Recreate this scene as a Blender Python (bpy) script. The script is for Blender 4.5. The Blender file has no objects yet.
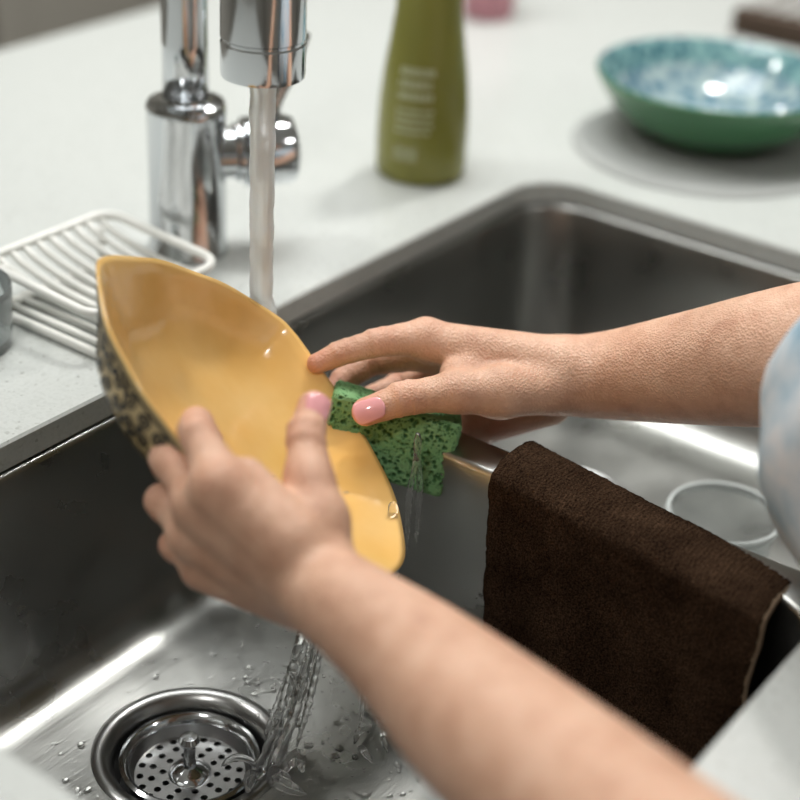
import bpy, bmesh, math, random
import numpy as np
from mathutils import Vector, Matrix, Euler, noise
random.seed(4); rng=np.random.default_rng(4)
scene=bpy.context.scene
scene.view_settings.view_transform='Standard'
# All modelling below uses metres with z=0 at the countertop; everything is lifted to 0.90 m at the end.
ZC=0.90
# ---------------------------------------------------------------- camera
camd=bpy.data.cameras.new('camera'); cam=bpy.data.objects.new('camera',camd)
bpy.context.collection.objects.link(cam)
cam.location=(0,0,0.5); cam.rotation_euler=(1.0577,-0.0494,-0.9321)
camd.lens=72; camd.sensor_width=36; camd.clip_start=0.02
camd.dof.use_dof=True; camd.dof.focus_distance=0.972; camd.dof.aperture_fstop=2.8
scene.camera=cam
# ---- rig frame of the woman's two hands: origin above the sink divider, joints in millimetres
HR=Euler((1.0577,-0.0494,-0.9321)).to_matrix(); HO=Vector((.7139,.4999,.0097))
def J(x,y,z): return HO+HR@Vector((x*.001,y*.001,z*.001))
def Dv(x,y,z): return HR@Vector((x,y,z))
# ---------------------------------------------------------------- helpers
def empty(name,loc=(0,0,0)):
    o=bpy.data.objects.new(name,None); o.location=loc; o.empty_display_size=.05
    bpy.context.collection.objects.link(o); return o
def mesh_obj(name,verts,faces,mats=None,parent=None,smooth=True,fm=None):
    me=bpy.data.meshes.new(name); me.from_pydata([tuple(v) for v in verts],[],[tuple(int(i) for i in f) for f in faces])
    me.update()
    o=bpy.data.objects.new(name,me); bpy.context.collection.objects.link(o)
    if mats is not None:
        for m in (mats if isinstance(mats,(list,tuple)) else [mats]): me.materials.append(m)
    if smooth: me.polygons.foreach_set('use_smooth',[True]*len(me.polygons))
    if fm is not None: me.polygons.foreach_set('material_index',fm)
    if parent is not None: o.parent=parent
    return o
def recalc(o):
    bm=bmesh.new(); bm.from_mesh(o.data); bmesh.ops.recalc_face_normals(bm,faces=bm.faces); bm.to_mesh(o.data); bm.free()
def lathe(name,prof,mat,segs=64,loc=(0,0,0),parent=None,axis=None,fm=None,smooth=True):
    vs=[];fs=[];mi=[]
    n=len(prof)
    R=Matrix.Identity(3)
    if axis is not None: R=Vector((0,0,1)).rotation_difference(Vector(axis)).to_matrix()
    for (r,z) in prof:
        for i in range(segs):
            a=2*math.pi*i/segs
            vs.append(R@Vector((r*math.cos(a),r*math.sin(a),z))+Vector(loc))
    for j in range(n-1):
        for i in range(segs):
            k=(i+1)%segs
            fs.append((j*segs+i,j*segs+k,(j+1)*segs+k,(j+1)*segs+i)); mi.append(fm[j] if fm else 0)
    o=mesh_obj(name,vs,fs,mat,parent,smooth,mi)
    bm=bmesh.new(); bm.from_mesh(o.data); bmesh.ops.remove_doubles(bm,verts=bm.verts,dist=1e-6)
    bmesh.ops.recalc_face_normals(bm,faces=bm.faces); bm.to_mesh(o.data); bm.free()
    if smooth: 
        m=o.modifiers.new('es','EDGE_SPLIT'); m.split_angle=math.radians(40)
    return o
def tube_geo(pts,rad,segs=10,closed=False):
    pts=[Vector(p) for p in pts]; n=len(pts)
    if not hasattr(rad,'__len__'): rad=[rad]*n
    vs=[];fs=[]; prev=None
    for i,pt in enumerate(pts):
        if closed: t=(pts[(i+1)%n]-pts[i-1]).normalized()
        else: t=(pts[min(i+1,n-1)]-pts[max(i-1,0)]).normalized()
        if prev is None:
            a=Vector((0,0,1)) if abs(t.z)<.9 else Vector((1,0,0))
            u=t.cross(a).normalized()
        else: u=(prev-t*prev.dot(t)).normalized()
        prev=u; v=t.cross(u)
        for k in range(segs):
            a=2*math.pi*k/segs
            vs.append(pt+u*math.cos(a)*rad[i]+v*math.sin(a)*rad[i])
    m=n if closed else n-1
    for i in range(m):
        j=(i+1)%n
        for k in range(segs):
            l=(k+1)%segs
            fs.append((i*segs+k,i*segs+l,j*segs+l,j*segs+k))
    if not closed:
        fs.append(tuple(range(segs))[::-1]); fs.append(tuple((n-1)*segs+k for k in range(segs)))
    return vs,fs
def tube(name,pts,rad,mat,segs=12,parent=None,closed=False):
    v,f=tube_geo(pts,rad,segs,closed); o=mesh_obj(name,v,f,mat,parent); recalc(o); return o
class Acc:
    def __init__(s): s.v=[];s.f=[]
    def add(s,v,f):
        b=len(s.v); s.v+=list(v); s.f+=[tuple(i+b for i in q) for q in f]
def box_geo(x0,x1,y0,y1,z0,z1):
    v=[(x,y,z) for x in(x0,x1) for y in(y0,y1) for z in(z0,z1)]
    f=[(0,1,3,2),(4,6,7,5),(0,4,5,1),(2,3,7,6),(0,2,6,4),(1,5,7,3)]
    return v,f
def box(name,x0,x1,y0,y1,z0,z1,mat,parent=None,bev=0):
    o=mesh_obj(name,*box_geo(x0,x1,y0,y1,z0,z1),mat,parent,False)
    if bev:
        m=o.modifiers.new('b','BEVEL'); m.width=bev; m.segments=3
    return o
def rrect(x0,x1,y0,y1,r,n=8,m=10):
    out=[]
    cs=[((x1-r,y1-r),0),((x0+r,y1-r),90),((x0+r,y0+r),180),((x1-r,y0+r),270)]
    for q in range(4):
        (cx,cy),a0=cs[q]
        arc=[(cx+r*math.cos(math.radians(a0+90*i/n)),cy+r*math.sin(math.radians(a0+90*i/n))) for i in range(n+1)]
        (dx,dy),a1=cs[(q+1)%4]
        nxt=(dx+r*math.cos(math.radians(a1)),dy+r*math.sin(math.radians(a1)))
        out+=arc
        for i in range(1,m): out.append((arc[-1][0]+(nxt[0]-arc[-1][0])*i/m,arc[-1][1]+(nxt[1]-arc[-1][1])*i/m))
    return out
def loft(loops,cap0=False,cap1=False):
    n=len(loops[0]);vs=[p for l in loops for p in l];fs=[]
    for j in range(len(loops)-1):
        for i in range(n):
            k=(i+1)%n; fs.append((j*n+i,j*n+k,(j+1)*n+k,(j+1)*n+i))
    if cap0: fs.append(tuple(range(n))[::-1])
    if cap1: fs.append(tuple((len(loops)-1)*n+i for i in range(n)))
    return vs,fs
# ---------------------------------------------------------------- materials
def mat(name,col=(.8,.8,.8),rough=.5,metal=0,**kw):
    m=bpy.data.materials.new(name); m.use_nodes=True
    b=m.node_tree.nodes['Principled BSDF']
    b.inputs['Base Color'].default_value=(*col,1); b.inputs['Roughness'].default_value=rough; b.inputs['Metallic'].default_value=metal
    for k,v in kw.items(): b.inputs[k.replace('_',' ')].default_value=v
    return m
def N(m,t,**kw):
    n=m.node_tree.nodes.new(t)
    for k,v in kw.items():
        if k in n.inputs: n.inputs[k].default_value=v
        else: setattr(n,k,v)
    return n
def L(m,a,ao,b,bi): m.node_tree.links.new(a.outputs[ao],b.inputs[bi])
def B(m): return m.node_tree.nodes['Principled BSDF']
def ramp(m,stops,interp='LINEAR'):
    r=m.node_tree.nodes.new('ShaderNodeValToRGB'); r.color_ramp.interpolation=interp
    e=r.color_ramp.elements
    while len(e)<len(stops): e.new(.5)
    for i,(p_,c_) in enumerate(stops): e[i].position=p_; e[i].color=(*c_,1) if len(c_)==3 else c_
    return r
def coord(m,scale=(1,1,1)):
    t=N(m,'ShaderNodeTexCoord'); mp=N(m,'ShaderNodeMapping'); mp.inputs['Scale'].default_value=scale
    L(m,t,'Object',mp,'Vector'); return mp
def bump(m,src,out,strength=.3,dist=.001):
    b=N(m,'ShaderNodeBump'); b.inputs['Strength'].default_value=strength; b.inputs['Distance'].default_value=dist
    L(m,src,out,b,'Height'); L(m,b,'Normal',B(m),'Normal'); return b
M={}
m=M['counter']=mat('quartz_counter',(.6,.6,.58),.25); mp=coord(m)
v=N(m,'ShaderNodeTexVoronoi',Scale=520); L(m,mp,'Vector',v,'Vector')
r=ramp(m,[(0,(.53,.55,.53)),(.5,(.57,.59,.57)),(.95,(.58,.60,.58)),(1,(.40,.41,.39))]); 
sx=N(m,'ShaderNodeSeparateColor'); L(m,v,'Color',sx,'Color'); L(m,sx,'Red',r,'Fac'); L(m,r,'Color',B(m),'Base Color')
m=M['steel']=mat('brushed_steel',(.39,.392,.375),.3,1.0); mp=coord(m,(1,1,1))
n1=N(m,'ShaderNodeTexNoise',Scale=18,Detail=5); L(m,mp,'Vector',n1,'Vector')
r=ramp(m,[(.3,(.24,.24,.24)),(.75,(.42,.42,.42))]); L(m,n1,'Fac',r,'Fac'); L(m,r,'Color',B(m),'Roughness')
mp2=coord(m,(40,700,700)); n2=N(m,'ShaderNodeTexNoise',Scale=1,Detail=2); L(m,mp2,'Vector',n2,'Vector')
bump(m,n2,'Fac',.15,.0006)
M['chrome']=mat('chrome',(.60,.62,.64),.12,1.0)
M['chrome_dull']=mat('satin_chrome',(.36,.36,.355),.28,1.0)
m=M['yellow']=mat('yellow_glaze',(.86,.47,.10),.14,0,Coat_Weight=.3); mp=coord(m)
n1=N(m,'ShaderNodeTexNoise',Scale=22,Detail=3); L(m,mp,'Vector',n1,'Vector')
r=ramp(m,[(.3,(.90,.53,.16)),(.7,(.95,.61,.23))]); L(m,n1,'Fac',r,'Fac'); L(m,r,'Color',B(m),'Base Color'); bump(m,n1,'Fac',.3,.005)
M['cream']=mat('tan_glaze',(.50,.38,.19),.3)
M['ink']=mat('black_scroll_paint',(.006,.006,.007),.35)
def skinmat(name,redcol=(.66,.22,.15)):
    m=mat(name,(.6,.36,.25),.48,0,Subsurface_Weight=.10,Subsurface_Scale=.008)
    B(m).inputs['Subsurface Radius'].default_value=(1,.35,.2); B(m).inputs['Specular IOR Level'].default_value=.45
    at=N(m,'ShaderNodeAttribute',attribute_name='red'); mp=coord(m)
    n1=N(m,'ShaderNodeTexNoise',Scale=45,Detail=7,Roughness=.7); L(m,mp,'Vector',n1,'Vector')
    r=ramp(m,[(.32,(.60,.325,.215)),(.5,(.72,.43,.295)),(.68,(.81,.52,.375))]); L(m,n1,'Fac',r,'Fac')
    mx=N(m,'ShaderNodeMix',data_type='RGBA'); L(m,r,'Color',mx,6); mx.inputs[7].default_value=(*redcol,1)
    L(m,at,'Fac',mx,0); L(m,mx,2,B(m),'Base Color')
    v=N(m,'ShaderNodeTexVoronoi',Scale=700); L(m,mp,'Vector',v,'Vector')
    n2=N(m,'ShaderNodeTexNoise',Scale=160,Detail=5); L(m,mp,'Vector',n2,'Vector')
    a=N(m,'ShaderNodeMath',operation='ADD'); L(m,v,'Distance',a,0); L(m,n2,'Fac',a,1)
    bump(m,a,0,.5,.0010); return m
M['skin']=skinmat('skin')
M['nail']=mat('pink_nail',(.90,.42,.44),.1,0,Coat_Weight=.7)
m=M['sponge']=mat('green_sponge',(.12,.33,.10),.85,0); mp=coord(m)
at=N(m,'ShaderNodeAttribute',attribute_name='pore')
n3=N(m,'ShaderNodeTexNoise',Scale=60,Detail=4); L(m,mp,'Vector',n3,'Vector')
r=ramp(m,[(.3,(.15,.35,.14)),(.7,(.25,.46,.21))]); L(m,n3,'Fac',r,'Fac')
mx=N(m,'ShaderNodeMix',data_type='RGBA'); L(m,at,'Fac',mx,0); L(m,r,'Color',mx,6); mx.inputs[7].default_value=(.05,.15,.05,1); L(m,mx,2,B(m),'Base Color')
n1=N(m,'ShaderNodeTexNoise',Scale=1400,Detail=3); L(m,mp,'Vector',n1,'Vector'); bump(m,n1,'Fac',.7,.001)
m=M['towel']=mat('brown_terry',(.035,.018,.01),1.0,0); mp=coord(m,(1,1,1))
B(m).inputs['Specular IOR Level'].default_value=.02
n1=N(m,'ShaderNodeTexNoise',Scale=24,Detail=8,Roughness=.7); L(m,mp,'Vector',n1,'Vector')
r=ramp(m,[(.3,(.022,.012,.007)),(.7,(.072,.042,.025))]); L(m,n1,'Fac',r,'Fac')
n2=N(m,'ShaderNodeTexNoise',Scale=900,Detail=2); L(m,mp,'Vector',n2,'Vector')
r2=ramp(m,[(.35,(.4,.4,.4)),(.65,(1.5,1.5,1.5))]); L(m,n2,'Fac',r2,'Fac')
mm=N(m,'ShaderNodeMix',data_type='RGBA',blend_type='MULTIPLY'); mm.inputs[0].default_value=1; L(m,r,'Color',mm,6); L(m,r2,'Color',mm,7); L(m,mm,2,B(m),'Base Color')
wv=N(m,'ShaderNodeTexWave',Scale=110,Distortion=3,bands_direction='Y'); wv.inputs['Detail'].default_value=3; L(m,mp,'Vector',wv,'Vector')
a2=N(m,'ShaderNodeMath',operation='MULTIPLY_ADD'); L(m,wv,'Fac',a2,0); a2.inputs[1].default_value=.22; L(m,n2,'Fac',a2,2); bump(m,a2,0,1.0,.003)
M['hem']=mat('tan_hem',(.20,.14,.09),.95)
M['water']=mat('water',(1,1,1),.03,0,Transmission_Weight=1.0,IOR=1.33)
m=M['stream']=mat('aerated_water',(.94,.96,.96),.3,0,Transmission_Weight=.35,IOR=1.15); mp=coord(m,(500,500,9))
n1=N(m,'ShaderNodeTexNoise',Scale=1,Detail=2); L(m,mp,'Vector',n1,'Vector'); bump(m,n1,'Fac',.4,.0015)
r=ramp(m,[(.35,(.3,.3,.3)),(.65,(.75,.75,.75))]); L(m,n1,'Fac',r,'Fac'); L(m,r,'Color',B(m),'Transmission Weight')
M['splash']=mat('splashing_water',(.97,.98,.98),.04,0,Transmission_Weight=.95,IOR=1.33)
M['rack']=mat('white_plastic',(.82,.82,.78),.4)
m=M['bottle']=mat('green_soap_bottle',(.27,.265,.06),.22,0,Transmission_Weight=.1,IOR=1.4); 
M['label']=mat('label_print',(.55,.57,.36),.5)
M['cup']=mat('translucent_plastic',(.90,.93,.93),.08,0,Transmission_Weight=.92,IOR=1.06)
M['cuprim']=mat('cup_rim_plastic',(.80,.84,.83),.2,0,Transmission_Weight=.4,IOR=1.2)
def patt(name,sc,c0,c1,c2):
    m=mat(name,(.2,.5,.5),.12,0,Coat_Weight=.2); mp=coord(m)
    v=N(m,'ShaderNodeTexVoronoi',Scale=sc); L(m,mp,'Vector',v,'Vector')
    r=ramp(m,[(0,c0),(.35,c1),(.75,c2),(1,c2)])
    ml=N(m,'ShaderNodeMath',operation='MULTIPLY'); L(m,v,'Distance',ml,0); ml.inputs[1].default_value=1.2; L(m,ml,0,r,'Fac'); L(m,r,'Color',B(m),'Base Color'); return m
M['teal']=patt('turquoise_pattern',80,(.012,.04,.09),(.07,.18,.25),(.34,.43,.44))
M['teal2']=patt('blue_rim_pattern',120,(.01,.04,.08),(.04,.14,.18),(.20,.36,.36))
M['dgreen']=mat('green_glaze',(.06,.19,.085),.15,0,Coat_Weight=.3)
M['mat']=mat('plain_grey',(.33,.34,.33),.8)  # even grey of the thin disc below the green bowl
M['dark']=mat('dark_hole',(.01,.01,.01),.6)
M['pink']=mat('pink_plastic',(.50,.22,.26),.4)
M['wall']=mat('wall_paint',(.50,.48,.43),.8)
M['ceil']=mat('ceiling_paint',(.8,.8,.78),.8)
m=M['floor']=mat('floor_tile',(.33,.31,.28),.35); mp=coord(m); bt=N(m,'ShaderNodeTexBrick',Scale=1.6,offset=0.0)
bt.inputs['Color1'].default_value=(.36,.34,.31,1); bt.inputs['Color2'].default_value=(.33,.31,.28,1); bt.inputs['Mortar'].default_value=(.2,.19,.18,1); bt.inputs['Mortar Size'].default_value=.006
bt.inputs['Brick Width'].default_value=1; bt.inputs['Row Height'].default_value=1
L(m,mp,'Vector',bt,'Vector'); L(m,bt,'Color',B(m),'Base Color')
M['cab']=mat('cabinet_white',(.62,.61,.58),.4)
M['door']=mat('dark_door',(.05,.035,.03),.4)
m=M['shirt']=mat('white_blue_shirt',(.7,.75,.8),.85); mp=coord(m)
n1=N(m,'ShaderNodeTexNoise',Scale=22,Detail=3,Roughness=.6); L(m,mp,'Vector',n1,'Vector')
r=ramp(m,[(.32,(.20,.36,.48)),(.45,(.45,.56,.64)),(.58,(.66,.69,.72)),(.68,(.62,.52,.52)),(.8,(.60,.36,.33))]); L(m,n1,'Fac',r,'Fac'); L(m,r,'Color',B(m),'Base Color')
M['jeans']=mat('denim',(.05,.08,.15),.9); M['hair']=mat('hair',(.03,.018,.012),.5)
M['eye']=mat('eye_white',(.8,.8,.8),.2); M['iris']=mat('iris',(.05,.03,.02),.2); M['lip']=mat('lips',(.45,.14,.12),.4)
M['wick']=mat('wicker',(.06,.035,.02),.7); M['wickl']=mat('wicker_light',(.5,.5,.48),.7)
M['glass']=mat('clear_glass',(.85,.90,.90),.04,0,Transmission_Weight=.85,IOR=1.45)
def emis(name,s,col=(1,1,1)):
    m=mat(name,(1,1,1)); B(m).inputs['Emission Color'].default_value=(*col,1); B(m).inputs['Emission Strength'].default_value=s; return m
M['lamp']=emis('lamp_diffuser',6)
# ---------------------------------------------------------------- room
FX0,FX1,FY0,FY1=-2.2,4.2,-2.2,3.1; ZF=-.9; ZT=1.6; T=.08
box('floor',FX0,FX1,FY0,FY1,ZF-.05,ZF,M['floor'])
box('ceiling',FX0,FX1,FY0,FY1,ZT,ZT+.05,M['ceil'])
box('wall_back',FX0-T,FX1+T,FY1,FY1+T,ZF-.05,ZT+.05,M['wall'])
box('wall_front',FX0-T,FX1+T,FY0-T,FY0,ZF-.05,ZT+.05,M['wall'])
box('wall_left',FX0-T,FX0,FY0,FY1,ZF-.05,ZT+.05,M['wall'])
box('wall_right',FX1,FX1+T,FY0,FY1,ZF-.05,ZT+.05,M['wall'])
box('baseboard_back',FX0,FX1,FY1-.012,FY1,ZF,ZF+.08,M['cab'])
d=empty('door_1',(2.12,FY1-.02,ZF)); 
box('door_panel',-.42,.42,-.02,.0,0.01,2.0,M['door'],d,.004)
for i,(a,b_,c_,e_) in enumerate([(-.49,-.42,0,2.07),(.42,.49,0,2.07),(-.49,.49,2.0,2.07)]): box('casing_%d'%i,a,b_,-.03,.0,c_,e_,M['wall'],d)
lathe('knob',[(0,.06),(.022,.055),(.028,.035),(.012,.015),(.012,0)],M['chrome'],24,(.34,-.02,.95),d,axis=(0,-1,0))
# ---------------------------------------------------------------- sink dims
SX0,SX1,SY0,SY1=.352,1.128,.205,.655; DX=.737; TH=.018
LB=(.355,.722,.207,.652); RB=(.752,1.125,.207,.652)
ctr=empty('kitchen_counter')
hole=rrect(SX0,SX1,SY0,SY1,.045); CX0,CX1,CY0,CY1=-.7,2.45,.13,1.235
outer=rrect(CX0,CX1,CY0,CY1,.004)
inb=rrect(SX0-.0015,SX1+.0015,SY0-.0015,SY1+.0015,.0465)
lp=[[(x,y,-TH) for x,y in hole],[(x,y,-.0018) for x,y in hole],[(x,y,0) for x,y in inb],[(x,y,0) for x,y in outer],[(x,y,-TH) for x,y in outer],[(x,y,-TH) for x,y in hole]]
o=mesh_obj('countertop',*loft(lp),M['counter'],ctr,False); recalc(o)
G=M['cab']
box('apron_front',CX0,CX1,CY0,CY0+.02,-.04,-TH,M['counter'],ctr); 
box('cabinet_back',CX0+.02,CX1-.02,CY1-.05,CY1-.03,ZF,-TH-.001,G,ctr)
box('cabinet_side_a',CX0+.02,CX0+.04,CY0+.03,CY1-.05,ZF,-TH-.001,G,ctr)
box('cabinet_side_b',CX1-.04,CX1-.02,CY0+.03,CY1-.05,ZF,-TH-.001,G,ctr)
box('cabinet_face',CX0+.04,CX1-.04,CY0+.045,CY0+.06,ZF+.1,-.04,G,ctr)
box('toe_kick',CX0+.04,CX1-.04,CY0+.08,CY0+.1,ZF,ZF+.1,M['dark'],ctr)
for i in range(6):
    x=CX0+.05+i*.51; box('cabinet_door_%d'%(i+1),x,x+.5,CY0+.025,CY0+.045,ZF+.11,-.06,G,ctr,.002)
    tube('pull_%d'%(i+1),[(x+.2,CY0+.025,-.1),(x+.2,CY0,-.1),(x+.3,CY0,-.1),(x+.3,CY0+.025,-.1)],.005,M['chrome'],8,ctr)
# ---------------------------------------------------------------- sink
sink=empty('kitchen_sink')
DEP=.180
def basin(name,b,drain,outrect,dr=.058):
    x0,x1,y0,y1=b; zt=-TH-.002; lps=[]
    lps.append([(x,y,zt) for x,y in rrect(*outrect,.001)])
    lps.append([(x,y,zt) for x,y in rrect(x0-.003,x1+.003,y0-.003,y1+.003,.048)])
    lps.append([(x,y,zt-.001) for x,y in rrect(x0-.001,x1+.001,y0-.001,y1+.001,.046)])
    lps.append([(x,y,zt-.004) for x,y in rrect(x0,x1,y0,y1,.045)])
    rb=.034; sl=.010
    for t in (.25,.5,.75,1): 
        i=sl*t; z=(zt-.004)+(-DEP+rb-(zt-.004))*t
        lps.append([(x,y,z) for x,y in rrect(x0+i,x1-i,y0+i,y1-i,.045)])
    for a in range(1,9):
        an=math.radians(90*a/8); i=sl+rb*(1-math.cos(an)); z=-DEP+rb-rb*math.sin(an)
        lps.append([(x,y,z) for x,y in rrect(x0+i,x1-i,y0+i,y1-i,max(.045-rb*(1-math.cos(an))*.4,.02))])
    last=lps[-1]; circ=[]
    for (x,y,z) in last:
        a=math.atan2(y-drain[1],x-drain[0]); circ.append((drain[0]+dr*math.cos(a),drain[1]+dr*math.sin(a),-DEP-.003))
    for t in (.3,.6,.85): lps.append([tuple(p[k]+(q[k]-p[k])*t if k<2 else -DEP-.003*t for k in range(3)) for p,q in zip(last,circ)])
    lps.append(circ)
    v,f=loft(lps); o=mesh_obj(name,v,f,M['steel'],sink); recalc(o)
    o.modifiers.new('es','EDGE_SPLIT').split_angle=math.radians(50)
    return o
DL=(.551,.530); DR=(.945,.50)
basin('left_bowl',LB,DL,(.34,DX,.19,.668)); basin('right_bowl',RB,DR,(DX,1.142,.19,.668))
def drain(name,c):
    d=empty(name,(c[0],c[1],-DEP-.003)); d.parent=sink
    lathe('flange',[(.060,-.004),(.0605,.0005),(.058,.0022),(.054,.0018),(.050,-.001),(.047,-.006),(.0455,-.018),(.044,-.03)],M['chrome_dull'],96,parent=d)
    lathe('basket_ring',[(.041,-.0165),(.0425,-.008),(.0435,-.0055),(.041,-.0045),(.0385,-.006),(.037,-.010)],M['chrome'],96,parent=d)
    acc=Acc()
    rings=[(.0135,.0205,10,.0022),(.0205,.0275,14,.0023),(.0275,.0345,20,.0023)]
    for (ra,rb,n,hr) in rings:
        for i in range(n):
            a0=2*math.pi*i/n; a1=2*math.pi*(i+1)/n; am=(a0+a1)/2; rm=(ra+rb)/2
            bd=[]
            for t in range(4): bd.append((ra,a0+(a1-a0)*t/4))
            for t in range(4): bd.append((ra+(rb-ra)*t/4,a1))
            for t in range(4): bd.append((rb,a1+(a0-a1)*t/4))
            for t in range(4): bd.append((rb+(ra-rb)*t/4,a0))
            O=[Vector((r_*math.cos(a),r_*math.sin(a),-.018)) for r_,a in bd]
            c0=Vector((rm*math.cos(am),rm*math.sin(am),-.018)); I=[]
            for q in O:
                dd=(q-c0); dd.z=0; dd.normalize(); I.append(c0+dd*hr)
            J2=[q+Vector((0,0,-.002)) for q in I]
            acc.add(*loft([[tuple(q) for q in l] for l in (O,I,J2)]))
    o=mesh_obj('basket_floor',acc.v,acc.f,M['chrome_dull'],d,False); recalc(o)
    lathe('basket_wall',[(.0345,-.018),(.0365,-.014),(.038,-.008)],M['chrome_dull'],64,parent=d)
    lathe('drain_pit',[(.045,-.029),(.0,-.0292)],M['dark'],32,parent=d)
    lathe('basket_hub',[(.0136,-.018),(.012,-.0155),(.008,-.014),(.004,-.012),(.0035,.004),(.006,.006),(.0068,.009),(.005,.012),(0,.0125)],M['chrome'],32,parent=d)
drain('left_drain',DL); drain('right_drain',DR)
# ---------------------------------------------------------------- faucet
sx_,sy_=.697,.600
fa=empty('kitchen_faucet',(.808,.768,0)); HD=Vector((sx_-.808,sy_-.768,0))
lathe('base_body',[(0,0),(.030,0),(.030,.004),(.0285,.006),(.0285,.108),(.0292,.109),(.0292,.113),(.0275,.116),(.019,.1175),(.0178,.120),(0,.120)],M['chrome'],64,parent=fa)
hr=HD.length/2; hd=HD.normalized(); pts=[Vector((0,0,.117)),Vector((0,0,.16)),Vector((0,0,.2)),Vector((0,0,.25)),Vector((0,0,.31))]
for i in range(1,17):
    a=math.pi*i/16; pts.append(hd*(hr-hr*math.cos(a))+Vector((0,0,.31+hr*math.sin(a))))
pts.append(HD+Vector((0,0,.30)))
tube('gooseneck',pts,.0165,M['chrome'],32,fa)
ZS=.007
lathe('spray_head',[(0,.194+ZS),(.019,.194+ZS),(.0205,.192+ZS),(.0248,.193+ZS),(.0252,.196+ZS),(.0252,.213+ZS),(.0242,.214+ZS),(.0242,.2155+ZS),(.0252,.2165+ZS),(.0249,.275+ZS),(.021,.292+ZS),(.0165,.296+ZS)],M['chrome'],64,(HD.x,HD.y,0),fa)
ha=Vector((.82,-.57,.0)).normalized()
lathe('handle_barrel',[(0,.0),(.019,.0),(.019,.034),(.0215,.036),(.0215,.040),(.0255,.042),(.026,.045),(.026,.074),(.024,.079),(.015,.082),(0,.083)],M['chrome'],48,tuple(Vector((0,0,.074))),fa,axis=ha)
tube('lever',[ha*.060+Vector((0,0,.092)),ha*.066+Vector((0,0,.113)),ha*.080+Vector((0,0,.14)),ha*.086+Vector((0,0,.162))],[.007,.006,.0055,.006],M['chrome'],16,fa)
# ---------------------------------------------------------------- water stream
wa=empty('running_water')
pp=[];rr_=[]
for i in range(60):
    z=.2005-(.2005-.042)*i/59; pp.append((sx_+.0002*math.sin(i*.5),sy_+.0002*math.cos(i*.6),z)); rr_.append(.0080-.0008*i/59+.0002*math.sin(i*.9)+.00012*math.sin(i*2.3)+(.003*max(0,(i-54)/5)))
tube('stream',pp,rr_,M['stream'],24,wa)
# ---------------------------------------------------------------- held dish (rounded square, held corner-on)
dish=empty('yellow_serving_dish')
A=Dv(.0799,-.0799,-.0319).normalized(); Bv=Dv(.01125,.0529,-.1042).normalized(); Nn=A.cross(Bv).normalized(); Bv=Nn.cross(A).normalized()
C=J(-84.2,-4.6,90); a_=b_=.1190
def rim(th,s,h):
    c_,s_=math.cos(th),math.sin(th); n_=(1.44 if c_<0 else 1.44+.40*c_)+.35*(1-s)
    w=1+.006*math.cos(12*th+.6)*max(0,(s-.6)/.4)
    r=(abs(c_)**n_+abs(s_)**n_)**(-1/n_)*w
    s=s-.14*min(1,max(0,-h)/.020)*abs(c_)**5*s
    aa=a_*(1.0 if c_<0 else 1+.07*c_*c_); bb=b_*(1.0 if s_>0 else 1-.24*s_*s_)
    return aa*s*r*c_, bb*s*r*s_
prof=[(0,-.0290),(.3,-.0292),(.55,-.0288),(.68,-.0268),(.78,-.021),(.87,-.0133),(.935,-.006),(.972,-.0013),(1.0,.0003),(1.008,-.0012),(1.002,-.0040),(.992,-.0110),(.974,-.0180),(.938,-.0250),(.86,-.0310),(.72,-.0340),(.58,-.0345),(.57,-.037),(.54,-.037),(.53,-.0335),(.3,-.0335),(0,-.0335)]
vs=[];fs=[];fm=[];S=192
for (s,h) in prof:
    for i in range(S):
        th=2*math.pi*i/S; x,y=rim(th,max(s,.001),h); vs.append(C+A*x+Bv*y+Nn*h)
for j in range(len(prof)-1):
    for i in range(S):
        k=(i+1)%S; fs.append((j*S+i,j*S+k,(j+1)*S+k,(j+1)*S+i)); fm.append(0 if j<9 else 1)
o=mesh_obj('glazed_dish_body',vs,fs,[M['yellow'],M['cream']],dish,True,fm); recalc(o)
# painted scrollwork on the outside wall: ribbons that follow the surface
ext=prof[10:16]
seg=[0]
for (p0,p1) in zip(ext,ext[1:]): seg.append(seg[-1]+math.hypot((p1[0]-p0[0])*.11,p1[1]-p0[1]))
NT=720; tab=[0]; prevp=None
for i in range(NT+1):
    x,y=rim(2*math.pi*i/NT,.97,-.012); q=Vector((x,y))
    if prevp is not None: tab.append(tab[-1]+(q-prevp).length)
    prevp=q
PER=tab[-1]; tabn=np.array(tab)
def surf(u,v):
    u=u%PER; th=2*math.pi*np.interp(u,tabn,np.arange(NT+1))/NT
    v=min(max(v,0),seg[-1]); s=float(np.interp(v,seg,[p[0] for p in ext])); h=float(np.interp(v,seg,[p[1] for p in ext]))
    x,y=rim(th,s,h); return C+A*x+Bv*y+Nn*h
def surfn(u,v):
    e=.0006; du=surf(u+e,v)-surf(u-e,v); dv=surf(u,v+e)-surf(u,v-e) ; n=du.cross(dv).normalized(); p=surf(u,v)
    if n.dot(p-(C+Nn*.02))<0: n=-n
    return p,n
acc=Acc()
def ribbon(path,wid):
    vv=[];n=len(path)
    for i,(u,v) in enumerate(path):
        a=path[max(i-1,0)]; b=path[min(i+1,n-1)]; tx,ty=b[0]-a[0],b[1]-a[1]; l=math.hypot(tx,ty) or 1; nx_,ny_=-ty/l,tx/l
        w=wid[i]
        for sg in(-1,0,1):
            p,nn=surfn(u+nx_*w*sg,v+ny_*w*sg); vv.append(p+nn*(.00045+(.00015 if sg==0 else 0)))
    acc.add(vv,[(3*i+k,3*i+k+1,3*i+k+4,3*i+k+3) for i in range(n-1) for k in(0,1)])
W=seg[-1]
cnt=int(PER/.0125); du_=PER/cnt
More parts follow.
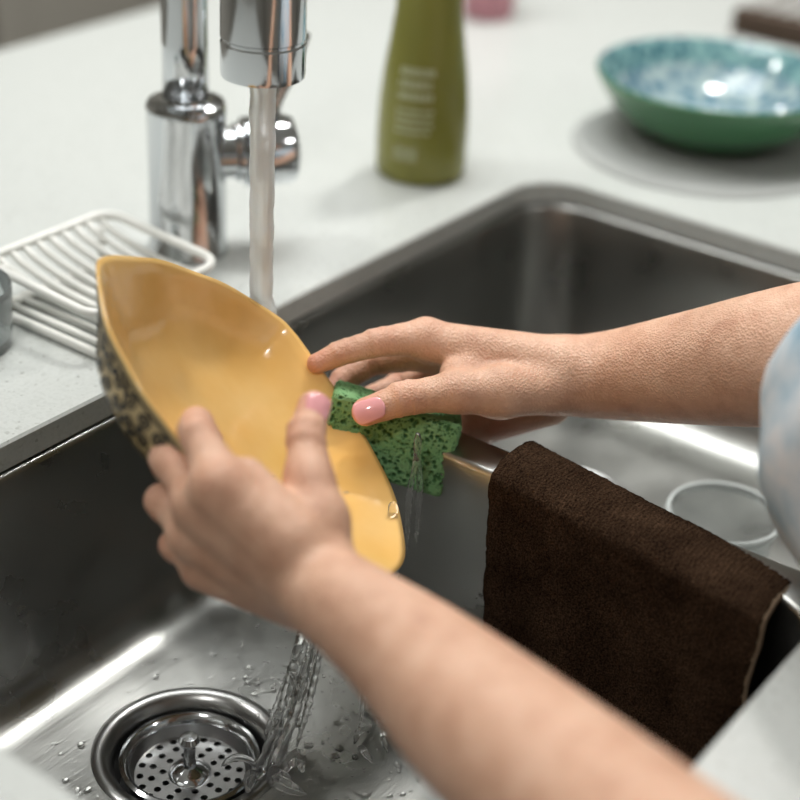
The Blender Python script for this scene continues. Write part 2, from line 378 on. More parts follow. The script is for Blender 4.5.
for i in range(cnt):
    for row in (0,1,2):
        u0=(i+.5*(row%2))*du_+random.uniform(-.0006,.0006); v0=[.0068,.0165,.0265][row]; hand=1 if (i+row)%2 else -1
        if v0+.005>W: continue
        ph=random.uniform(0,6.28); R=random.uniform(.0042,.0052); pth=[];wd=[]
        for j in range(30):
            q=j/29; rr2=R*(.12+.88*q); a=ph+hand*q*11; pth.append((u0+rr2*math.cos(a),v0+rr2*math.sin(a))); wd.append(.00045+.00055*math.sin(math.pi*min(q*1.1,1)))
        # tail sweeps away as a leaf
        for j in range(1,7):
            q=j/6; a=ph+hand*(11+q*.9); rr2=R*(1+q*.55); pth.append((u0+rr2*math.cos(a),min(max(v0+rr2*math.sin(a),.0012),W-.001))); wd.append(.0004+.0013*math.sin(math.pi*q))
        ribbon(pth,wd)
ribbon([(PER*j/240,.0008) for j in range(241)],[.0009]*241)
ribbon([(PER*j/240,W-.0015) for j in range(241)],[.0012]*241)
mesh_obj('painted_scrollwork',acc.v,acc.f,M['ink'],dish)
# ---------------------------------------------------------------- sponge
def sponge():
    spx=empty('green_sponge')
    ax=Dv(.965,-.26,-.08).normalized(); up=Dv(.22,.90,.30); up=(up-ax*up.dot(ax)).normalized(); nz=ax.cross(up).normalized()
    c=J(-7,-23.5,-20)
    Lx,Ly,Lz=.084,.051,.032
    st=.00055
    nx,ny,nz_=int(Lx/st),int(Ly/st),int(Lz/st)
    from mathutils.kdtree import KDTree
    pores=[]
    for k in range(3600):
        f=random.choice('xXyYzzzZZZ'); u=[random.uniform(-Lx/2,Lx/2),random.uniform(-Ly/2,Ly/2),random.uniform(-Lz/2,Lz/2)]
        if f=='x': u[0]=-Lx/2
        if f=='X': u[0]=Lx/2
        if f=='y': u[1]=-Ly/2
        if f=='Y': u[1]=Ly/2
        if f=='z': u[2]=-Lz/2
        if f=='Z': u[2]=Lz/2
        pores.append((Vector(u),random.choice([.0004,.0005,.0005,.0006,.0007,.0008,.0009,.0011,.0015])))
    kd=KDTree(len(pores))
    for i,(q,_) in enumerate(pores): kd.insert(q,i)
    kd.balance()
    verts={};V=[];F=[]
    def vid(i,j,k):
        t=(i,j,k)
        if t not in verts: verts[t]=len(V); V.append(t)
        return verts[t]
    for i in range(nx):
        for j in range(ny):
            F.append((vid(i,j,nz_),vid(i+1,j,nz_),vid(i+1,j+1,nz_),vid(i,j+1,nz_))); F.append((vid(i,j,0),vid(i,j+1,0),vid(i+1,j+1,0),vid(i+1,j,0)))
    for i in range(nx):
        for k in range(nz_):
            F.append((vid(i,0,k),vid(i+1,0,k),vid(i+1,0,k+1),vid(i,0,k+1))); F.append((vid(i,ny,k),vid(i,ny,k+1),vid(i+1,ny,k+1),vid(i+1,ny,k)))
    for j in range(ny):
        for k in range(nz_):
            F.append((vid(0,j,k),vid(0,j,k+1),vid(0,j+1,k+1),vid(0,j+1,k))); F.append((vid(nx,j,k),vid(nx,j+1,k),vid(nx,j+1,k+1),vid(nx,j,k+1)))
    out=[];at=[]; rr=.004
    for (i,j,k) in V:
        q=Vector((i/nx-.5,j/ny-.5,k/nz_-.5)); q=Vector((q.x*Lx,q.y*Ly,q.z*Lz))
        inn=Vector((max(-Lx/2+rr,min(Lx/2-rr,q.x)),max(-Ly/2+rr,min(Ly/2-rr,q.y)),max(-Lz/2+rr,min(Lz/2-rr,q.z))))
        dd=q-inn; nn=dd.normalized() if dd.length>1e-9 else Vector((0,0,1))
        s=inn+nn*rr; dep=0
        for (co,idx,ds) in kd.find_range(q,.0016):
            R=pores[idx][1]
            if ds<R: dep=max(dep,(1-(ds/R)**2)**.5*R*1.2)
        s=s-nn*dep+nn*noise.noise(q*350)*.0005
        s.y+= -.5*(s.x)**2; s.y*=1-.08*math.exp(-((s.x+.012)/.02)**2)
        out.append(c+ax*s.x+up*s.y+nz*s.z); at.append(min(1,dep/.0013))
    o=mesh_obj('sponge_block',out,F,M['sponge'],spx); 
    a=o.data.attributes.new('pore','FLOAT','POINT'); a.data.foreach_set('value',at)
sponge()
# ---------------------------------------------------------------- SDF modelling
def smin(a,b,k):
    if k<=0: return np.minimum(a,b)
    h=np.maximum(k-np.abs(a-b),0)/k
    return np.minimum(a,b)-h*h*k*.25
class Field:
    def __init__(s,lo,hi,h):
        s.lo=np.array(lo);s.h=h; s.n=np.ceil((np.array(hi)-s.lo)/h).astype(int)+1
    def new(s): return np.full(s.n,1.0,dtype=np.float32)
    def grid(s,a,b): return np.meshgrid(*[s.lo[i]+s.h*np.arange(a[i],b[i]) for i in range(3)],indexing='ij',sparse=True)
    def cap(s,f,p0,r0_,p1,r1_,k,sub=False):
        p0=np.array(p0,float);p1=np.array(p1,float); mg=max(r0_,r1_)+k+3*s.h+.004
        a=np.clip(np.floor((np.minimum(p0,p1)-mg-s.lo)/s.h).astype(int),0,s.n-1); b=np.clip(np.ceil((np.maximum(p0,p1)+mg-s.lo)/s.h).astype(int)+1,1,s.n)
        if np.any(b<=a): return
        X,Y,Z=s.grid(a,b)
        d=p1-p0; L2=max(d@d,1e-12)
        t=np.clip(((X-p0[0])*d[0]+(Y-p0[1])*d[1]+(Z-p0[2])*d[2])/L2,0,1)
        ds=np.sqrt((X-p0[0]-t*d[0])**2+(Y-p0[1]-t*d[1])**2+(Z-p0[2]-t*d[2])**2)-(r0_+(r1_-r0_)*t)
        sl=tuple(slice(a[i],b[i]) for i in range(3))
        if sub: f[sl]=-smin(-f[sl],ds.astype(np.float32),k)
        else: f[sl]=smin(f[sl],ds.astype(np.float32),k)
    def chain(s,f,pts,rs,k):
        for i in range(len(pts)-1): s.cap(f,pts[i],rs[i],pts[i+1],rs[i+1],k)
def catmull(pts,rs,n=6):
    Q=[np.array([*p,r]) for p,r in zip(pts,rs)]; Q=[2*Q[0]-Q[1]]+Q+[2*Q[-1]-Q[-2]]; out=[]
    for i in range(1,len(Q)-2):
        for j in range(n):
            t=j/n; a,b,c,d=Q[i-1],Q[i],Q[i+1],Q[i+2]
            out.append(.5*((2*b)+(c-a)*t+(2*a-5*b+4*c-d)*t*t+(3*b-a-3*c+d)*t**3))
    out.append(Q[-2]); return [o[:3] for o in out],[o[3] for o in out]
def surface_nets(f,lo,h):
    s=f<0; n=f.shape
    c=np.zeros(tuple(i-1 for i in n),dtype=np.int8)
    for dx in(0,1):
        for dy in(0,1):
            for dz in(0,1): c+=s[dx:n[0]-1+dx,dy:n[1]-1+dy,dz:n[2]-1+dz]
    act=(c>0)&(c<8); ijk=np.argwhere(act); i,j,k=ijk.T
    vals={(a,b,d):f[i+a,j+b,k+d] for a in(0,1) for b in(0,1) for d in(0,1)}
    sm=np.zeros((len(i),3));ct=np.zeros(len(i))
    cs=list(vals.keys())
    for a in cs:
        for ax in range(3):
            if a[ax]==0:
                b=list(a);b[ax]=1;b=tuple(b); va,vb=vals[a],vals[b]; m=(va<0)!=(vb<0)
                t=np.where(m,va/np.where(va==vb,1,va-vb),0)
                pos=np.zeros((len(i),3))+np.array(a); pos[:,ax]=t
                sm+=pos*m[:,None]; ct+=m
    V=lo+h*(ijk+sm/ct[:,None])
    idx=np.full(act.shape,-1,dtype=np.int64); idx[act]=np.arange(len(i))
    Q=[]
    for a in range(3):
        b,c2=(a+1)%3,(a+2)%3
        s0=np.moveaxis(s,a,0); e=s0[:-1]!=s0[1:]
        w=np.argwhere(e)
        full=np.zeros((len(w),3),int); others=[x for x in range(3) if x!=a]
        full[:,a]=w[:,0]; full[:,others[0]]=w[:,1]; full[:,others[1]]=w[:,2]
        ok=(full[:,b]>0)&(full[:,c2]>0)&(full[:,b]<n[b]-1)&(full[:,c2]<n[c2]-1); full=full[ok]
        ins=s[full[:,0],full[:,1],full[:,2]]
        def cell(ob,oc):
            g=full.copy(); g[:,b]+=ob; g[:,c2]+=oc; return idx[g[:,0],g[:,1],g[:,2]]
        q=np.stack([cell(-1,-1),cell(0,-1),cell(0,0),cell(-1,0)],1)
        q[~ins]=q[~ins][:,::-1]; Q.append(q)
    return V,np.concatenate(Q)
def sdf_mesh(name,F,f,mat_,parent,reds=None,smooth=2):
    V,Q=surface_nets(f,F.lo,F.h); Q=Q[(Q>=0).all(1)]
    me=bpy.data.meshes.new(name); me.vertices.add(len(V)); me.vertices.foreach_set('co',V.astype(np.float32).ravel())
    me.loops.add(len(Q)*4); me.loops.foreach_set('vertex_index',Q.ravel().astype(np.int32)); me.polygons.add(len(Q))
    me.polygons.foreach_set('loop_start',np.arange(0,len(Q)*4,4,dtype=np.int32)); me.update(calc_edges=True); me.validate()
    me.polygons.foreach_set('use_smooth',[True]*len(me.polygons)); me.materials.append(mat_)
    if reds is not None:
        r=np.zeros(len(V))
        for (p_,rad,st) in reds:
            d=np.linalg.norm(V-np.array(p_),axis=1); r=np.maximum(r,st*np.exp(-(d/rad)**2))
        at=me.attributes.new('red','FLOAT','POINT'); at.data.foreach_set('value',r.astype(np.float32))
    o=bpy.data.objects.new(name,me); bpy.context.collection.objects.link(o); o.parent=parent
    if smooth:
        m=o.modifiers.new('sm','SMOOTH'); m.iterations=smooth; m.factor=.5
    return o
def build_hand(name,parent,arm,palm,fingers,kp=.0065,h=.0013,extra_red=[]):
    arm=[(J(*p),r) for p,r in arm]; palm=[(J(*a),ra,J(*b),rb) for a,ra,b,rb in palm]; fingers=[([J(*p) for p in ps],rs) for ps,rs in fingers]
    allp=[p for p,_ in arm]+[p for q in palm for p in (q[0],q[2])]+[p for fg in fingers for p in fg[0]]
    A_=np.array([tuple(p) for p in allp]); lo=A_.min(0)-.05; hi=A_.max(0)+.05
    F=Field(lo,hi,h); body=F.new()
    ap,ar=catmull([p for p,_ in arm],[r for _,r in arm]); F.chain(body,ap,ar,.003)
    for (p0,r0_,p1,r1_) in palm: F.cap(body,p0,r0_,p1,r1_,kp)
    fing=None; reds=[]
    for (pts,rs) in fingers:
        g=F.new()
        # phalanges are waisted between knuckles
        for i in range(len(pts)-1):
            a,b=Vector(pts[i]),Vector(pts[i+1]); mid=a.lerp(b,.5); rm=(rs[i]+rs[i+1])/2*.93
            F.cap(g,a,rs[i],mid,rm,.002); F.cap(g,mid,rm,b,rs[i+1],.002)
        for i in range(1,len(pts)-1): F.cap(g,pts[i],rs[i]*1.05,Vector(pts[i])+Vector((.0001,0,0)),rs[i]*1.05,.003)
        for i in range(1,len(pts)-1):
            p_=Vector(pts[i]); ax=(Vector(pts[i+1])-Vector(pts[i-1])).normalized(); u=ax.orthogonal().normalized(); w_=ax.cross(u)
            for off in (-.0024,.0,.0024):
                ring=[p_+ax*off+(u*math.cos(t*math.pi/6)+w_*math.sin(t*math.pi/6))*(rs[i]*1.05+.0007) for t in range(12)]
                for t in range(12): F.cap(g,ring[t],.0009,ring[(t+1)%12],.0009,.0012,True)
        fing=g if fing is None else smin(fing,g,.0012)
        reds.append((pts[-1],.013,.6)); 
        for q in pts[:-1]: reds.append((q,.011,.35))
    f=smin(body,fing,.007)
    return sdf_mesh(name,F,f,M['skin'],parent,reds+extra_red,2)
def nail(name,base,tip,normal,w,parent):
    base=Vector(base);tip=Vector(tip); d=(tip-base); Ln=d.length; d.normalize(); n_=Vector(normal); n_=(n_-d*n_.dot(d)).normalized(); s_=d.cross(n_)
    vs=[];fs=[];n1=14;n2=12
    for i in range(n1+1):
        u=i/n1; 
        wid=w/2*(min(1,(1-(2*u-1)**6))**.5 if 0<u<1 else .15)*(.86+.14*u)
        for j in range(n2+1):
            v_=j/n2*2-1
            vs.append(base+d*(Ln*u)+s_*(wid*v_)+n_*(-.0026*(v_*wid/(w/2))**2-.0010*(2*u-1)**2+.0005))
    for i in range(n1):
        for j in range(n2): a=i*(n2+1)+j; fs.append((a,a+1,a+n2+2,a+n2+1))
    o=mesh_obj(name,vs,fs,M['nail'],parent); md=o.modifiers.new('so','SOLIDIFY'); md.thickness=.0009; md.offset=0; return o
woman=empty('woman')
ELB_R=(308.1,37.8,70); ELB_L=(124.3,-193.8,415)
# ---- right hand: joint coordinates (mm) in the rig frame
r_arm=[(ELB_R,.043),((241.3,27.1,35),.0425),((181.3,20,0),.0345),((134.8,16,-27),.0275),((100,15.5,-32),.0240)]
r_palm=[((102.7,21.8,-27),.019,(19.3,37.2,-27),.0138),((103.7,18.1,-37),.018,(19.6,31.8,-47),.0128),((105.2,13.2,-52),.018,(30.7,18.7,-67),.012),((104.9,8,-62),.016,(44,2.7,-82),.013),
        ((95.8,7.7,-22),.017,(62.9,5,-7),.016),((62.9,5,-7),.016,(34.3,5,3),.0125),((97.8,-1.3,-57),.016,(53.6,-16.1,-72),.014),((64.5,21.9,-32),.016,(34.8,16.4,-12),.010)]
r_f=[([(15.4,40.3,-27),(-14,36.6,-17),(-36.7,29.9,-12),(-52.2,23.2,-12)],[.0126,.0093,.0081,.0068]),
     ([(18.3,31.4,-47),(-18.4,25,-52),(-36,14.4,-47),(-43,6.5,-42)],[.0121,.0092,.0082,.0070]),
     ([(30.7,18.7,-67),(0,10.1,-77),(-20.1,1.3,-70),(-31.9,-5.3,-62)],[.0115,.009,.008,.007]),
     ([(44,2.7,-82),(20.3,-9.5,-84),(8,-18.8,-72),(0,-26.7,-67)],[.0105,.0085,.0075,.0066]),
     ([(36.1,5.6,3),(2.5,1.0,10),(-21,-7.2,13)],[.0126,.0108,.0090])]
build_hand('right_arm_and_hand',woman,r_arm,r_palm,r_f,extra_red=[(J(66.4,-16.6,-62),.02,.5)])
nail('right_thumb_nail',J(-9.5,-3.0,21.9),J(-28.5,-9.4,21.0),Dv(-.05,.12,1),.0150,woman)
# ---- left hand
l_arm=[(ELB_L,.037),((83.1,-173.7,335),.0380),((39.4,-148.2,275),.0365),((7.2,-124.3,235),.0300),((-22.2,-104.4,212),.0243),((-40.4,-94.9,192),.0228)]
l_palm=[((-41.4,-90.9,192),.018,(-92.0,-44.0,197),.0145),((-44.7,-95.5,187),.018,(-103.3,-53.7,183),.0142),((-48.9,-100.3,177),.017,(-108.3,-70.6,168),.0130),((-52.1,-104.1,167),.016,(-103.4,-89.0,157),.0120),
        ((-38.1,-88.9,187),.017,(-42.2,-61.7,177),.0155),((-42.2,-61.7,177),.0155,(-47.9,-40.6,167),.0122),((-55.6,-70.7,192),.018,(-79.2,-40.9,182),.012)]
l_f=[([(-89.3,-43.0,197),(-104.3,-16.5,177),(-108.8,-12.1,142),(-104.9,-22.3,117)],[.0128,.0098,.0085,.0075]),
     ([(-100.7,-52.0,182),(-121.0,-31.5,162),(-122.7,-28.6,127),(-112.3,-37.2,102)],[.0128,.0100,.0085,.0075]),
     ([(-106.0,-68.9,167),(-126.3,-54.4,147),(-126.4,-55.0,112),(-113.5,-59.6,92)],[.0120,.0096,.0082,.0072]),
     ([(-102.2,-85.3,157),(-120.1,-78.3,142),(-119.8,-76.6,112),(-110.1,-79.5,92)],[.0110,.0088,.0075,.0068]),
     ([(-46.9,-42.7,167),(-49.7,-19.0,154),(-46.5,-3.8,139)],[.0122,.0105,.0090])]
build_hand('left_arm_and_hand',woman,l_arm,l_palm,l_f)
nail('left_thumb_nail',J(-43.8,-10,154.2),J(-42.2,3.4,147.6),Dv(.35,.30,.9),.0145,woman)
# ---- body
def V3(*a): return np.array(a,float)
lo=V3(.30,-.62,-.92);hi=V3(1.2,.40,.72)
F=Field(lo,hi,.009); f=F.new(); k=.05
F.chain(f,[V3(.70,-.34,0),V3(.70,-.20,.12),V3(.70,-.05,.22)],[.12,.11,.115],k)
F.cap(f,V3(.64,-.34,-.02),.10,V3(.77,-.34,-.02),.10,k)
F.cap(f,V3(.54,-.11,.25),.06,V3(.83,-.03,.28),.06,k)
F.cap(f,V3(.757,.165,.090),.112,V3(.80,.05,.15),.11,k)
F.chain(f,[V3(.51,-.12,.24),V3(.475,-.06,.19)],[.058,.050],k); F.chain(f,[V3(.86,-.02,.28),V3(.87,.06,.215)],[.062,.056],k)
X,Y,Z=F.grid((0,0,0),F.n)
f+= (.004*np.sin(X*70+Y*30)*np.sin(Z*55+Y*40)).astype(np.float32)
f=np.maximum(f,np.minimum(.006-Z+0*X+0*Y,.12-np.abs(Y-.24)).astype(np.float32))
sdf_mesh('shirt',F,f,M['shirt'],woman,None,3)
f=F.new(); F.chain(f,[V3(.50,-.12,.24),V3(.46,-.01,.15),V3(*J(*ELB_L))],[.046,.040,.036],.01); 
F.chain(f,[V3(.86,-.02,.28),V3(.875,.10,.18),V3(*J(*ELB_R))],[.047,.045,.043],.02)
F.chain(f,[V3(.69,-.04,.28),V3(.70,.0,.38)],[.055,.05],.03)
hc=V3(.70,.04,.47)
F.cap(f,hc+V3(0,-.015,.03),.078,hc+V3(0,.0,.02),.078,.02); F.cap(f,hc+V3(0,.02,-.03),.058,hc+V3(0,.045,-.065),.03,.03)
F.cap(f,hc+V3(0,.075,.01),.008,hc+V3(0,.092,-.018),.012,.012)
for sg in(-1,1): F.cap(f,hc+V3(sg*.076,.0,.01),.010,hc+V3(sg*.078,.0,-.02),.008,.008)
sdf_mesh('neck_head_and_upper_arms',F,f,M['skin'],woman,[(tuple(hc+V3(.03,.07,-.02)),.02,.3)],2)
f=F.new(); F.cap(f,hc+V3(0,-.03,.04),.085,hc+V3(0,-.02,.03),.085,.02); F.chain(f,[hc+V3(0,-.06,0),hc+V3(0,-.09,-.08),hc+V3(0,-.10,-.16)],[.06,.035,.02],.03)
sdf_mesh('hair',F,f,M['hair'],woman,None,2)
for sg in(-1,1):
    c_=hc+V3(sg*.03,.066,.012)
    lathe('eye_%d'%(sg+2),[(0,-.011),(.008,-.008),(.011,0),(.008,.008),(0,.011)],M['eye'],16,tuple(c_),woman)
    lathe('iris_%d'%(sg+2),[(0,.0085),(.0045,.0083),(.005,.0107),(0,.0118)],M['iris'],16,tuple(c_),woman,axis=(0,.9,-.4))
tube('lips',[hc+V3(-.022,.066,-.052),hc+V3(-.008,.078,-.050),hc+V3(.008,.078,-.050),hc+V3(.022,.066,-.052)],[.002,.0055,.0055,.002],M['lip'],10,woman)
f=F.new()
for sx in(.64,.78): F.chain(f,[V3(sx,-.35,-.04),V3(sx,-.32,-.45),V3(sx,-.34,-.84)],[.098,.065,.045],.03)
F.cap(f,V3(.65,-.345,-.03),.108,V3(.77,-.345,-.03),.108,.04)
sdf_mesh('jeans',F,f,M['jeans'],woman,None,2)
f=F.new()
for sx in(.64,.78): F.cap(f,V3(sx,-.36,-.865),.034,V3(sx,-.24,-.872),.028,.03)
sdf_mesh('shoes',F,f,M['door'],woman,None,1)
# ---------------------------------------------------------------- towel
tw=empty('brown_towel')
NY,NS=150,170
def tw_pt(u,t):
    y=.240+(.428-.240)*u
    ztop=-.012-.012*(1-u); x0=DX+.022; 
    wav=.0035*math.sin(u*9+1)+.002*math.sin(u*21)
    L1=.075; L2=.044; L3=.118
    s=t*(L1+L2+L3); sh=-.012*(1-u)
    if s<L1: x=x0+.002+wav*.5*(1-s/L1); z=ztop-.006-(L1-s)
    elif s<L1+L2:
        q=(s-L1)/L2; a=math.pi*q; x=DX+.024*math.cos(a); z=ztop-.006+.009*math.sin(a)
    else:
        q=(s-L1-L2); x=DX-.024-q*.06-wav*q/L3*1.6; z=ztop-.006-q
        y+=-.012*(q/L3)*(u-.1)
    n_=noise.noise(Vector((x*20,y*25,z*25)))*.0014+noise.noise(Vector((x*500,y*500,z*500)))*.0010
    return (x+n_+sh,y+noise.noise(Vector((y*60,z*60,3)))*.0014,z+noise.noise(Vector((x*500+9,y*500,z*500)))*.0008)
vs=[tw_pt(i/NY,j/NS) for i in range(NY+1) for j in range(NS+1)]
fs=[(i*(NS+1)+j,i*(NS+1)+j+1,(i+1)*(NS+1)+j+1,(i+1)*(NS+1)+j) for i in range(NY) for j in range(NS)]
o=mesh_obj('terry_cloth',vs,fs,M['towel'],tw); md=o.modifiers.new('so','SOLIDIFY'); md.thickness=.0045; md.offset=0
hp=[Vector(tw_pt(0,j/NS)) for j in range(0,NS+1,3)]; tube('side_hem',hp,.0022,M['hem'],8,tw)
hp=[Vector(tw_pt(i/NY,1)) for i in range(NY+1)]; tube('bottom_hem',hp,.0026,M['towel'],8,tw)
# ---------------------------------------------------------------- cup in right bowl
cup=empty('plastic_cup',(.893,.347,-.182))
lathe('cup_shell',[(0,.002),(.027,.002),(.029,.004),(.037,.080),(.0362,.0805),(.0282,.0055),(0,.0035)],M['cup'],64,parent=cup)
lathe('cup_rim',[(.0372,.0795),(.0395,.0805),(.0405,.083),(.0395,.0852),(.0372,.0848),(.0363,.082),(.0372,.0795)],M['cuprim'],64,parent=cup)
# ---------------------------------------------------------------- soap bottle
bt_=empty('dish_soap_bottle',(1.06,.735,0))
pr=[(0,0),(.034,0),(.0375,.003),(.0385,.008),(.0385,.04),(.0375,.065),(.035,.09),(.031,.115),(.0275,.14),(.0262,.165),(.0262,.19),(.022,.20),(.014,.206)]
lathe('bottle_body',pr,M['bottle'],64,parent=bt_)
lathe('flip_cap',[(.0,.204),(.015,.205),(.0155,.207),(.0155,.232),(.0135,.235),(0,.235)],M['label'],40,parent=bt_)
acc=Acc()
def rad_at(z):
    for (r1,z1),(r2,z2) in zip(pr[1:],pr[2:]):
        if z1<=z<=z2: return r1+(r2-r1)*(z-z1)/(z2-z1)
    return .03
fd=math.atan2(-.735,-1.06)
rows=[(.094,.006),(.084,.006),(.074,.006),(.064,.003),(.058,.003),(.052,.003),(.046,.003),(.022,.012)]
for (z,hh) in rows:
    a=fd-.62
    while a< fd+.15 - (.25 if hh>.01 else 0):
        w_=random.uniform(.05,.12) if hh<.01 else .03
        r1=rad_at(z)+.0004; r2=rad_at(z+hh)+.0004
        ps=[]
        for q in range(4):
            aa=a+w_*q/3; ps.append([(r1*math.cos(aa),r1*math.sin(aa),z),(r2*math.cos(aa),r2*math.sin(aa),z+hh)])
        vv=[p_ for q in ps for p_ in q]; acc.add(vv,[(2*q,2*q+2,2*q+3,2*q+1) for q in range(3)]); a+=w_+.03
o=mesh_obj('label_print',acc.v,acc.f,M['label'],bt_)
# ---------------------------------------------------------------- green dish over a thin grey disc, set off-centre below it
pm=empty('round_grey_disc',(1.285,.580,0)); lathe('flat_disc',[(0,0),(.118,0),(.120,.0012),(.118,.0025),(0,.0025)],M['mat'],96,parent=pm)
gd=empty('green_patterned_bowl',(1.318,.590,.0026)); gd.scale=(1.07,1.07,1.15)
lathe('bowl_body',[(0,.009),(.045,.010),(.065,.015),(.082,.026),(.088,.033),(.094,.040),(.1005,.0495),(.1030,.051),(.1045,.0495),(.1035,.046),(.098,.036),(.088,.022),(.072,.010),(.055,.005),(.052,.0),(.046,.0),(.045,.004),(0,.004)],[M['teal'],M['dgreen'],M['teal2']],96,parent=gd,fm=[0]*4+[2]*3+[1]*11)
# ---------------------------------------------------------------- soap rack
rk=empty('soap_drying_rack')
def rloop(x0,x1,y0,y1,r,zf): return [(x,y,zf(x,y)) for x,y in rrect(x0,x1,y0,y1,r,6,4)]
zt=lambda x,y:.030+.06*(y-.69)
tube('upper_frame',rloop(.640,.758,.690,.800,.016,zt),.0034,M['rack'],10,rk,True)
tube('lower_frame',rloop(.640,.740,.680,.790,.014,lambda x,y:.0036),.0034,M['rack'],10,rk,True)
for i in range(9):
    x=.652+i*.0118; pts=[]
    for j in range(13):
        q=j/12; y=.690+.11*q; z=zt(x,y)-.020*(math.sin(math.pi*q)**.7); pts.append((x+.012*math.sin(math.pi*q),y,z))
    tube('slat_%d'%(i+1),pts,.0027,M['rack'],8,rk)
for i in range(8):
    x=.652+i*.0112; tube('base_slat_%d'%(i+1),[(x,.680,.0036),(x,.735,.004),(x,.790,.0036)],.0024,M['rack'],8,rk)
for i,(x,y) in enumerate([(.648,.692),(.738,.692),(.648,.788),(.738,.788)]): tube('post_%d'%i,[(x,y,.002),(x,y,zt(x,y)-.002)],.003,M['rack'],8,rk)
gj=empty('drinking_glass',(.5945,.7730,0))
lathe('glass_body',[(0,0),(.033,0),(.0345,.003),(.0365,.042),(.0358,.0435),(.0348,.042),(.0325,.008),(0,.007)],M['glass'],64,parent=gj)
pc=empty('pink_cup',(1.50,.96,0))
lathe('cup_body',[(0,0),(.026,0),(.028,.003),(.033,.085),(.0345,.088),(.033,.089),(.0315,.085),(.0265,.006),(0,.005)],M['pink'],48,parent=pc)
wt=empty('woven_tray',(-.02,-.05,0))
box('tray_base',1.66,1.95,.56,.78,.001,.008,M['wick'],wt,.002)
acc=Acc()
for i in range(13):
    for j in range(10):
        x=1.675+i*.021; y=.572+j*.021; acc.add(*box_geo(x,x+.014,y,y+.014,.0285,.031))
mesh_obj('woven_top',acc.v,acc.f,M['wickl'],wt,False)
box('tray_wall',1.66,1.95,.56,.78,.0085,.0285,M['wick'],wt,.004)
# ---------------------------------------------------------------- droplets
acc=Acc()
def drop_geo(c_,r_,fl=.4,el=1,n=10):
    vs=[];fs=[];m_=4; an=random.uniform(0,6.28)
    for a in range(m_+1):
        ph=math.pi/2*a/m_
        for i in range(n):
            t=2*math.pi*i/n; x=r_*el*math.cos(ph)*math.cos(t); y=r_*math.cos(ph)*math.sin(t)
            vs.append((c_[0]+x*math.cos(an)-y*math.sin(an),c_[1]+x*math.sin(an)+y*math.cos(an),c_[2]+r_*fl*math.sin(ph)))
    for a in range(m_):
        for i in range(n):
            k=(i+1)%n; fs.append((a*n+i,a*n+k,(a+1)*n+k,(a+1)*n+i))
    return vs,fs
for i in range(520):
    x=random.uniform(.41,.67);y=random.uniform(.26,.60)
    if (x-DL[0])**2+(y-DL[1])**2<.064**2: continue
    acc.add(*drop_geo((x,y,-DEP-.0018),random.uniform(.0006,.0024),.5,random.uniform(1,1.8)))
o=mesh_obj('bowl_droplets',acc.v,acc.f,M['water'],sink)
acc=Acc()
for i in range(60):
    acc.add(*drop_geo((random.uniform(.60,.8),random.uniform(.665,.70),0),random.uniform(.0006,.0018),.4))
o=mesh_obj('counter_droplets',acc.v,acc.f,M['water'],ctr)
# falling water + splash: one merged liquid surface
F=Field((.52,.40,-.186),(.735,.585,.02),.0011); f=F.new()
def strand(path,jit,rmax,n=18,kk=.003,full=False):
    ph=random.uniform(0,6); off=np.array([random.gauss(0,jit),random.gauss(0,jit),0]); pts=[];rs=[]
    t0=0 if full else random.uniform(0,.4); t1=1 if full else random.uniform(.6,1)
    for i in range(n):
        q=t0+(t1-t0)*i/(n-1); s=q*(len(path)-1); a=min(int(s),len(path)-2); fr=s-a
        p_=np.array(path[a])*(1-fr)+np.array(path[a+1])*fr
        pts.append(p_+off*(.4+1.2*q)+np.array([.0015*math.sin(ph+q*12),.0015*math.cos(ph+q*10),0]))
        rs.append(.0007+rmax*(.35+.65*abs(math.sin(ph+q*8)))*(1 if full else math.sin(math.pi*(i+.5)/n)**.5))
    F.chain(f,pts,rs,kk)
main=[(.655,.498,-.03),(.640,.498,-.075),(.618,.495,-.125),(.590,.488,-.16),(.562,.480,-.183)]
for k_ in range(3): strand(main,.0035,.0020,full=True)
for k_ in range(7): strand(main,.0065,.0014)
b2=[(.665,.47,-.03),(.66,.465,-.09),(.655,.455,-.14),(.645,.445,-.183)]
for k_ in range(2): strand(b2,.004,.0016,full=True)
for k_ in range(4): strand(b2,.008,.0012)
for k_ in range(2): strand([(.700,.475,.005),(.699,.475,-.05),(.698,.474,-.12)],.003,.0010)
b4=[(.655,.555,-.04),(.652,.553,-.10),(.65,.55,-.15)]
for k_ in range(3): strand(b4,.003,.0013)
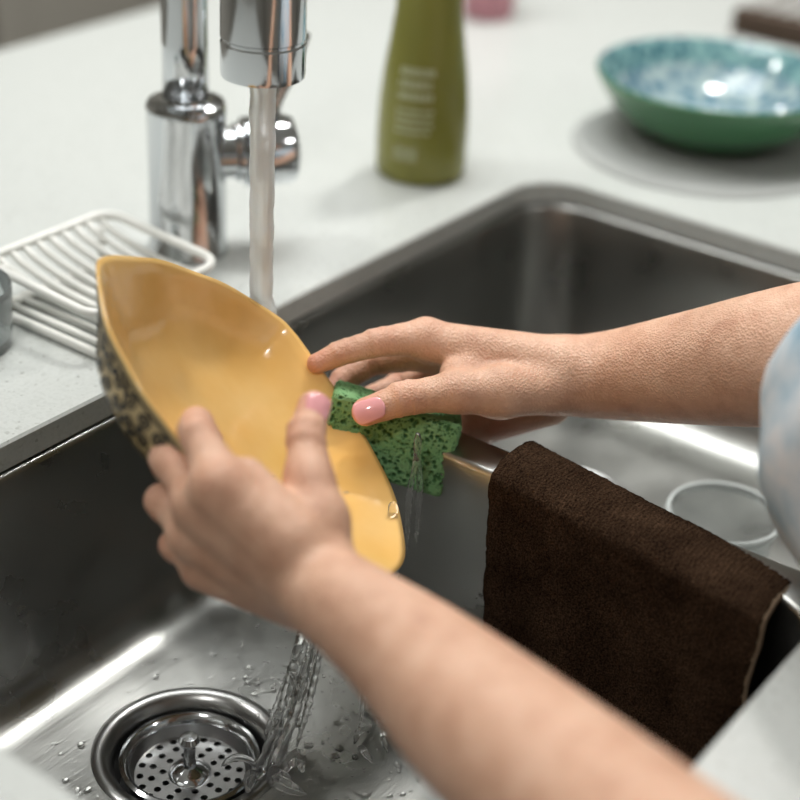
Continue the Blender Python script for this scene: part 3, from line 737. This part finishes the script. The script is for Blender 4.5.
for k_ in range(16):
    a=random.uniform(0,6.28); r0_=random.uniform(.002,.012); c0=random.choice([(.568,.480),(.60,.468),(.645,.445),(.62,.45)]); ln=random.uniform(.010,.026); hh=random.uniform(.002,.009)
    pts=[];rs=[]
    for i in range(8):
        q=i/7; pts.append((c0[0]+(r0_+ln*q)*math.cos(a+q*.5),c0[1]+(r0_+ln*q)*math.sin(a+q*.5),-.1825+hh*4*q*(1-q*.8))); rs.append(.0008+.0008*math.sin(math.pi*q))
    F.chain(f,pts,rs,.003)
sdf_mesh('splash',F,f,M['splash'],wa,None,1)
sp=Acc()
for i in range(170):
    x=random.gauss(.61,.045);y=random.gauss(.465,.035);z=-.18+abs(random.gauss(0,.05)); r_=random.uniform(.0004,.0014)
    g=drop_geo((x,y,z),r_,1,1,8); sp.add(*g); g=drop_geo((x,y,z),r_,-1,1,8); sp.add(*g)
mesh_obj('flying_drops',sp.v,sp.f,M['water'],wa)
# ---------------------------------------------------------------- lights
def area(name,loc,size,power,target=None,col=(1,1,1),shape='DISK'):
    l=bpy.data.lights.new(name,'AREA'); l.shape=shape; l.size=size; l.energy=power; l.color=col
    o=bpy.data.objects.new(name,l); bpy.context.collection.objects.link(o); o.location=loc
    d_=(Vector(target)-Vector(loc)) if target else Vector((0,0,-1)); o.rotation_euler=d_.to_track_quat('-Z','Y').to_euler(); return o
lamps=[(1.75,.75,14),(.35,1.7,8),(2.6,2.1,5),(-.5,.3,8),(1.2,-1.1,5)]
for i,(x,y,pw) in enumerate(lamps):
    q=empty('ceiling_light' if i==0 else 'ceiling_light.%03d'%i,(x,y,ZT))
    lathe('housing',[(.10,-.001),(.115,-.001),(.115,-.02),(.10,-.02)],M['ceil'],48,parent=q)
    lathe('diffuser',[(0,-.006),(.098,-.006)],M['lamp'],32,parent=q)
    a=area('lamp_%d'%i,(0,0,-.024),.17,pw,col=(1,.98,.945)); a.parent=q
q=empty('ceiling_panel_light',(1.2,1.0,ZT)); box('panel_frame',-.62,.62,-.42,.42,-.02,-.001,M['ceil'],q)
a=area('panel_lamp',(0,0,-.025),1.1,24,shape='RECTANGLE',col=(.985,1,.985)); a.data.size_y=.75; a.parent=q
w=bpy.data.worlds.new('world'); scene.world=w; w.use_nodes=True; w.node_tree.nodes['Background'].inputs[0].default_value=(.6,.65,.68,1); w.node_tree.nodes['Background'].inputs[1].default_value=.3
for o in list(bpy.data.objects):
    if o.parent is None: o.location.z+=ZC
